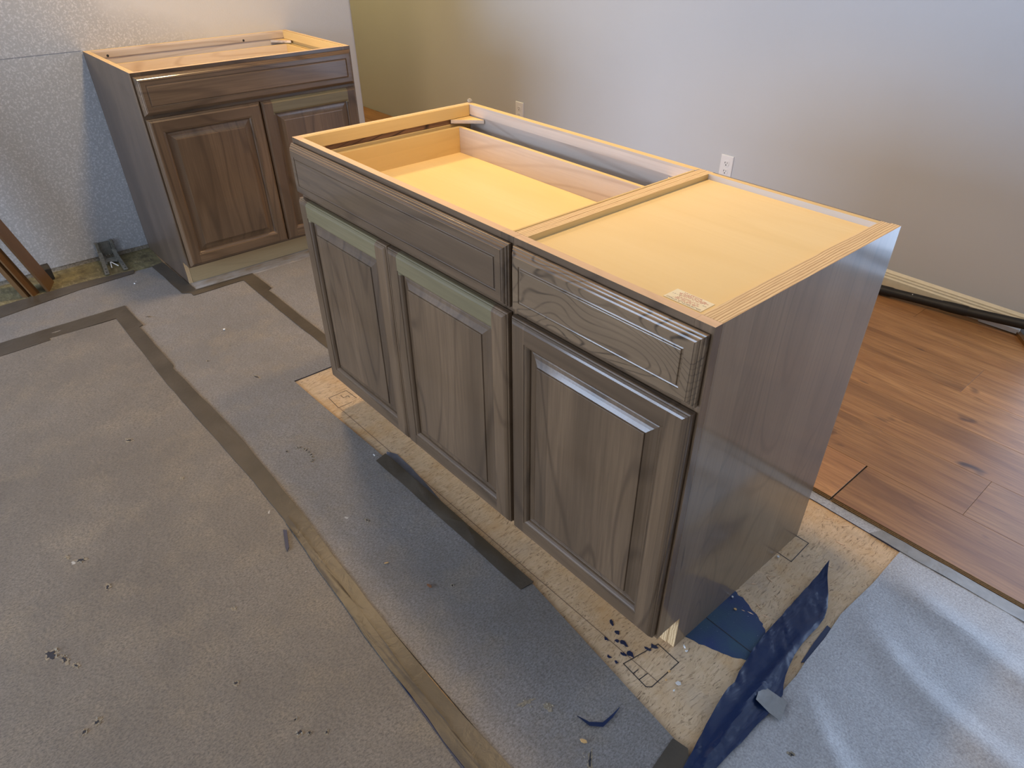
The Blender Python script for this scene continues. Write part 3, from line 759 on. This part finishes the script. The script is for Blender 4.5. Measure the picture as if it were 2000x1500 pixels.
# island, right unit 18 in
X2 = .9173
c2 = thing('base_cabinet', 'narrow grey-brown island base cabinet with closed yellow top, one drawer and one door', 'cabinet', (X2, 0, 0))
W2 = 1.3822-X2
cabinet(c2, W2, top=True, skin=True, doors=(1,))
drawer(c2, .0065, W2-.0055, .7265, .8625, 'stain_fig')
door(c2, .0065, W2-.0055, .114, .7145)
# warning label on its top
lx, ly, lz = 1.248-X2, .0425, .8638
bm = bmesh.new(); vs, fs = box(bm, 0, .0765, 0, .039, 0, .0004)
bmesh.ops.transform(bm, matrix=Matrix.Translation((lx, ly, lz)), verts=bm.verts[:])
lab = link('paper_label', bm, M['label_paper'], c2); lab['label'] = 'white paper label printed in small red type'
def print_rows(name, rows_, m):
    bm = bmesh.new(); r = random.Random(3)
    for (yy, xa, xb, h) in rows_:
        x = xa
        while x < xb:
            w = r.uniform(.0008, .0016)
            if r.random() > .16:
                # letter-like pair of strokes
                box(bm, x, x+w*.35, yy, yy+h, 0, .0001); box(bm, x+w*.35, x+w, yy+(h*.7 if r.random() > .5 else 0), yy+(h if r.random() > .5 else h*.95), 0, .0001)
            x += w+.0006
    bmesh.ops.transform(bm, matrix=Matrix.Translation((lx, ly, lz+.00045)), verts=bm.verts[:])
    return link(name, bm, m, lab, kind='stuff')
print_rows('printed_text', [(.0345, .018, .052, .0022), (.0312, .014, .066, .0015), (.0285, .012, .070, .0015), (.0258, .014, .066, .0015), (.0228, .016, .060, .0015), (.0170, .020, .062, .0022), (.0138, .018, .060, .0015), (.0110, .016, .064, .0015), (.0082, .014, .060, .0015)], M['red_ink'])
print_rows('printed_text', [(.0205, .004, .020, .0015), (.0198, .066, .073, .0015), (.0050, .004, .072, .0014), (.0025, .004, .072, .0014)], M['grey_ink'])

# wall cabinet 36 in
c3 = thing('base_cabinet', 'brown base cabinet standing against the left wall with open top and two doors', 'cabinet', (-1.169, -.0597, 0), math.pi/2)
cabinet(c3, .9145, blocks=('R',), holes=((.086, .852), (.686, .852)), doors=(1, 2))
drawer(c3, .006, .9085, .7265, .8625, 'stain_x', (.034, .880, .540, .746, .826))
door(c3, .006, .4555, .114, .7145)
door(c3, .4595, .9085, .114, .7145, dict(top='stain_green'))

# ================================================================ THINGS BY THE WALLS
def outlet(x, z, label):
    t = thing('wall_outlet', label, 'outlet', (x, 2.24, z))
    bm = bmesh.new(); w, h = .036, .058
    rings_mesh(bm, -w, w, -h, h, [(0, 0), (0, -.003), (.002, -.0055), (.004, -.006)])
    link('cover_plate', bm, M['white_plastic'], t)
    for s in (-1, 1):
        bm = bmesh.new()
        pts = []
        for k in range(20):
            a = 2*math.pi*k/20; pts.append((.0165*math.cos(a), s*.0195+max(-.0135, min(.0135, .0165*math.sin(a)))))
        prism(bm, pts, 'y', -.0078, -.0058)
        r = link('receptacle', bm, M['white_plastic'], t)
        bm = bmesh.new()
        box(bm, -.0080, -.0052, -.0083, -.0076, s*.0195+.000, s*.0195+.008); box(bm, .0048, .0070, -.0083, -.0076, s*.0195+.001, s*.0195+.0075)
        bmesh.ops.create_cone(bm, cap_ends=True, segments=10, radius1=.0030, radius2=.0030, depth=.0007, matrix=Matrix.Translation((0, -.0079, s*.0195-.0065)) @ Matrix.Rotation(math.pi/2, 4, 'X'))
        link('slot', bm, M['slot_dark'], r)
    bm = bmesh.new(); bmesh.ops.create_cone(bm, cap_ends=True, segments=12, radius1=.003, radius2=.0025, depth=.0012, matrix=Matrix.Translation((0, -.0064, 0)) @ Matrix.Rotation(math.pi/2, 4, 'X'))
    link('screw', bm, M['white_plastic'], t)
    return t
outlet(-.068, .324, 'white outlet on the back wall just above the rear of the yellow-topped cabinet')
outlet(-1.620, .311, 'white outlet on the back wall farther left, above the open-topped cabinet')

# black foam pipe leaning along the back wall
t = thing('foam_pipe', 'long black foam pipe insulation resting along the baseboard of the back wall', 'pipe insulation', (.3, 2.0, 0))
def P_(p): return (p[0]-.3, p[1]-2.0, p[2])
axis = [(.25, 2.02, .033), (.55, 2.085, .033), (.80, 2.135, .033), (1.0, 2.165, .040), (1.17, 2.178, .050), (1.3, 2.182, .064), (1.6, 2.19, .098), (2.1, 2.20, .15)]
bm = bmesh.new(); tube(bm, [P_(p) for p in axis], .0185, 20); link('foam_sleeve', bm, M['black_foam'], t, smooth=50)
bm = bmesh.new(); tube(bm, [P_(p) for p in [(.76, 2.127, .033), (.80, 2.135, .033), (.90, 2.150, .0365), (.91, 2.1515, .037)]], [.0195, .0208, .0205, .019], 20); link('tape_wrap', bm, M['black_foam'], t, smooth=50)
bm = bmesh.new(); tube(bm, [P_(p) for p in [(1.10, 2.1735, .0455), (1.13, 2.176, .0475), (1.19, 2.1785, .0525), (1.20, 2.179, .0535)]], [.0195, .0212, .0210, .019], 20); link('tape_wrap', bm, M['black_foam'], t, smooth=50)
bm = bmesh.new(); bmesh.ops.create_icosphere(bm, subdivisions=1, radius=.0028, matrix=Matrix.Translation(P_((.985, 2.155, .055)))); link('white_fleck', bm, M['white_chip'], t)

# leaning old trim boards at far left: L-shaped profiles
def lean_board(prof, base, lean_y, lean_x, length, label):
    """profile in (x,y) plane extruded up, then sheared along the wall as it leans"""
    bm = bmesh.new(); fs = prism(bm, prof, 'z', 0, length)
    for v in bm.verts:
        v.co.y += lean_y*v.co.z; v.co.x += lean_x*v.co.z
    bmesh.ops.recalc_face_normals(bm, faces=bm.faces[:])
    o = link('trim_board', bm, M['old_trim']); o.location = (*base, .002)
    return tag(o, label, 'wood trim')
lean_board([(0, 0), (.098, -.041), (.094, -.050), (.010, -.0145), (-.004, -.048), (-.013, -.0445)], (-1.672, -.507), -.283, -.03, 1.15, 'right one of the brown trim boards leaning at the left edge, with a wide face')
lean_board([(0, 0), (.030, -.030), (.024, -.036), (.003, -.015), (-.04, -.058), (-.047, -.050)], (-1.600, -.581), -.283, -.03, 1.15, 'middle brown trim board leaning at the left edge, narrow angled face')
lean_board([(0, 0), (.012, -.012), (-.004, -.030), (-.014, -.016)], (-1.590, -.618), -.283, -.03, 1.15, 'leftmost thin brown trim board leaning behind the others at the left edge')

# dark wedge block at the wall foot
bm = bmesh.new()
prism(bm, [(0, 0), (.028, 0), (.026, .050), (.012, .066), (0, .070)], 'y', -.017, .017)
bmesh.ops.bevel(bm, geom=bm.edges[:], offset=.002, segments=1, affect='EDGES')
bw = link('rubber_block', bm, M['dark_block']); bw.location = (-1.725, -.515, .003); bw.rotation_euler = (0, 0, .1)
tag(bw, 'small black tapered block on the floor behind the leaning trim boards', 'block')

# metal bracket at the wall foot
t = thing('metal_bracket', 'grey two-legged metal bracket spattered with plaster at the foot of the left wall', 'bracket', (-1.779, -.24, .003))
bm = bmesh.new(); box(bm, .001, .006, -.030, .018, .020, .084)
link('back_plate', bm, M['grey_metal'], t)
for s, w in ((-1, 0), (1, 1)):
    yy = -.037 if s < 0 else .026
    bm = bmesh.new(); box(bm, .001, .016, yy-.006, yy+.006, .012, .088)
    for v in bm.verts: v.co.y += random.uniform(-.001, .001)
    link('side_rail', bm, M['grey_metal'], t)
    # leg bending from the rail to the floor
    ex, ey = .200, (yy-.030 if s < 0 else yy-.012)
    bm = bmesh.new()
    p = [(.010, yy, .040), (.045, yy-.004, .022), (.11, (yy+ey)/2, .010), (ex, ey, .004)]
    prev = None
    for q in p:
        cur = [bm.verts.new((q[0], q[1]+d, q[2]+h)) for d, h in ((-.009, 0), (.009, 0), (.009, .004), (-.009, .004))]
        if prev:
            for k in range(4): bm.faces.new((prev[k], prev[(k+1) % 4], cur[(k+1) % 4], cur[k]))
        else: bm.faces.new(cur)
        prev = cur
    bm.faces.new(prev[::-1]); bmesh.ops.recalc_face_normals(bm, faces=bm.faces[:])
    lg = link('leg', bm, M['grey_metal'], t)
    for hx in (.150, .185):
        bm = bmesh.new(); tt = (hx-.11)/.09; bmesh.ops.create_cone(bm, cap_ends=True, segments=10, radius1=.0032, radius2=.0032, depth=.0016, matrix=Matrix.Translation((hx, (yy+ey)/2*(1-tt)+ey*tt, .0142*(1-tt)+.0085*tt)))
        link('screw_hole', bm, M['slot_dark'], lg)
bm = bmesh.new()
pa = [(.045, -.050)] + [(.105+.020*math.cos(a), -.014+.022*math.sin(a)) for a in [math.pi*1.5-k*math.pi/8 for k in range(9)]] + [(.045, .030)]
prism(bm, pa, 'z', .012, .018)
link('cross_web', bm, M['grey_metal'], t)
rr = random.Random(9)
bm = bmesh.new()
for i in range(44):
    s = rr.choice((-1, 1)); p = Vector((rr.uniform(.002, .02), (-.046 if s < 0 else .034)+rr.gauss(0, .004), rr.uniform(.0, .092)))
    if i > 30: p = Vector((rr.uniform(.012, .03), rr.uniform(-.03, .02), rr.uniform(.018, .030)))
    bmesh.ops.create_icosphere(bm, subdivisions=1, radius=rr.uniform(.0012, .0034), matrix=Matrix.Translation(p))
link('plaster_spatter', bm, M['plaster'], t, kind='stuff')
for k, (a, b_) in enumerate((((-1.672, -.262, .024), (-1.638, -.270, .010)), ((-1.672, -.260, .024), (-1.640, -.240, .010)))):
    bm = bmesh.new(); tube(bm, [a, b_], .0022, 8)
    tag(link('nail', bm, M['white_chip']), ('left' if k == 0 else 'right')+' one of two short white pegs between the metal bracket legs', 'peg')

# ================================================================ LITTER ON THE FLOOR
def chip(x, y, z, l, w, h, rot, m, label, cat='chip', curl=0.):
    bm = bmesh.new(); r = random.Random(int(abs(x)*999+abs(y)*77))
    pts = [(-l/2, r.uniform(-.2, .2)*w), (-l*.2, w*.5), (l*.3, w*.45), (l/2, r.uniform(-.3, .1)*w), (l*.15, -w*.5), (-l*.25, -w*.42)]
    prism(bm, pts, 'z', 0, h)
    for v in bm.verts: v.co.z += curl*abs(v.co.x)*2
    o = link('chip', bm, m); o.location = (x, y, z); o.rotation_euler = (0, 0, rot)
    return tag(o, label, cat)
chip(1.403, -.241, .0072, .016, .0075, .0025, .5, M['wood_chip'], 'orange wood chip on the grey walkway near the bottom of the frame')
chip(.865, -.245, .0072, .018, .007, .002, .2, M['brown_chip'], 'dark brown splinter on the grey walkway before the island')
chip(.73, -.285, .0072, .012, .003, .002, 1.2, M['wood_chip'], 'thin tan splinter on the grey walkway left of the brown splinter')
chip(-.735, -.11, .0072, .010, .008, .003, .4, M['white_chip'], 'white crumb on the grey underlayment in front of the wall cabinet')
chip(1.448, .012, .0014, .013, .010, .0012, .4, M['white_rail'], 'flat grey-white flake on the bare subfloor near the pencilled square')
chip(1.453, -.01, .0014, .006, .0035, .002, 1.4, M['white_chip'], 'tiny cream crumb on the bare subfloor left of the navy film', curl=.3)
chip(1.416, .02, .0014, .006, .005, .003, .3, M['wood_chip'], 'tiny tan crumb on the side line of the pencilled square')
chip(1.425, -.002, .0014, .005, .004, .003, .9, M['wood_chip'], 'tiny tan crumb just outside the near side of the pencilled square')
chip(1.400, .095, .0014, .010, .003, .003, -.4, M['white_chip'], 'pale shaving lying against the island corner at floor level', curl=.4)
chip(1.410, .090, .0014, .007, .003, .003, .9, M['white_chip'], 'second pale shaving a little out from the island corner', curl=.4)
chip(1.392, .500, .0014, .007, .005, .004, .3, M['white_chip'], 'cream crumb at the foot of the end panel near the far pencil mark')
chip(1.389, .300, .0018, .005, .004, .003, .3, M['white_chip'], 'cream crumb at the foot of the end panel on the blue patch')
chip(1.415, .275, .0014, .008, .005, .002, .2, M['wood_chip'], 'yellow speck in the middle of the blue patch')
chip(-1.40, -.245, .0072, .010, .004, .003, .3, M['white_chip'], 'pale crumb on the tape close to the metal bracket')
chip(.335, -.078, .0085, .010, .003, .002, .1, M['white_chip'], 'tiny white flecks at the left tip of the ridged tape')
# curved navy strip and sliver on the walkway
bm = bmesh.new()
cl = [(1.355, -.212), (1.385, -.205), (1.405, -.185), (1.405, -.155), (1.402, -.130)]
prev = None
for i, (x, y) in enumerate(cl):
    w = (.001, .0035, .004, .003, .0012)[i]
    cur = [bm.verts.new((x-w, y+w, .007)), bm.verts.new((x+w, y-w, .0085))]
    if prev: bm.faces.new((prev[0], prev[1], cur[1], cur[0]))
    prev = cur
tag(link('film_strip', bm, M['film']), 'curved navy film offcut on the grey walkway near the bottom', 'plastic film')
bm = bmesh.new(); prism(bm, [(.442, -.432), (.450, -.425), (.512, -.449), (.522, -.459), (.506, -.456)], 'z', .0065, .0085)
tag(link('film_strip', bm, M['navy']), 'small dark blue sliver on the brown sheet beside the long tape', 'plastic film')
# ceiling lamps (outside the picture); island and hall ones added for warm fill
for i, (x, y, lb) in enumerate(((-1.05, .42, 'round ceiling light over the wall cabinet'), (.50, .55, 'added unseen round light over the island'), (-3.2, 1.72, 'added unseen round light in the hall'))):
    bm = bmesh.new(); bmesh.ops.create_cone(bm, cap_ends=True, segments=24, radius1=.17, radius2=.17, depth=.05)
    o = link('ceiling_light', bm, M['white_plastic'], smooth=40); o.location = (x, y, 2.41); tag(o, lb, 'ceiling light')

GR = {'tape': 'tape strips on the floor', 'underlayment': 'underlayment sheets', 'chip': 'chips and crumbs on the floor', 'outlet': 'outlets on the back wall',
      'wood trim': 'brown trim boards leaning at the left', 'cabinet': 'kitchen base cabinets', 'ceiling light': 'ceiling lights', 'plastic film': 'dark blue plastic film pieces', 'peg': 'white pegs at the bracket'}
for o in bpy.data.objects:
    if o.parent is None and o.get('category') in GR: o['group'] = GR[o['category']]
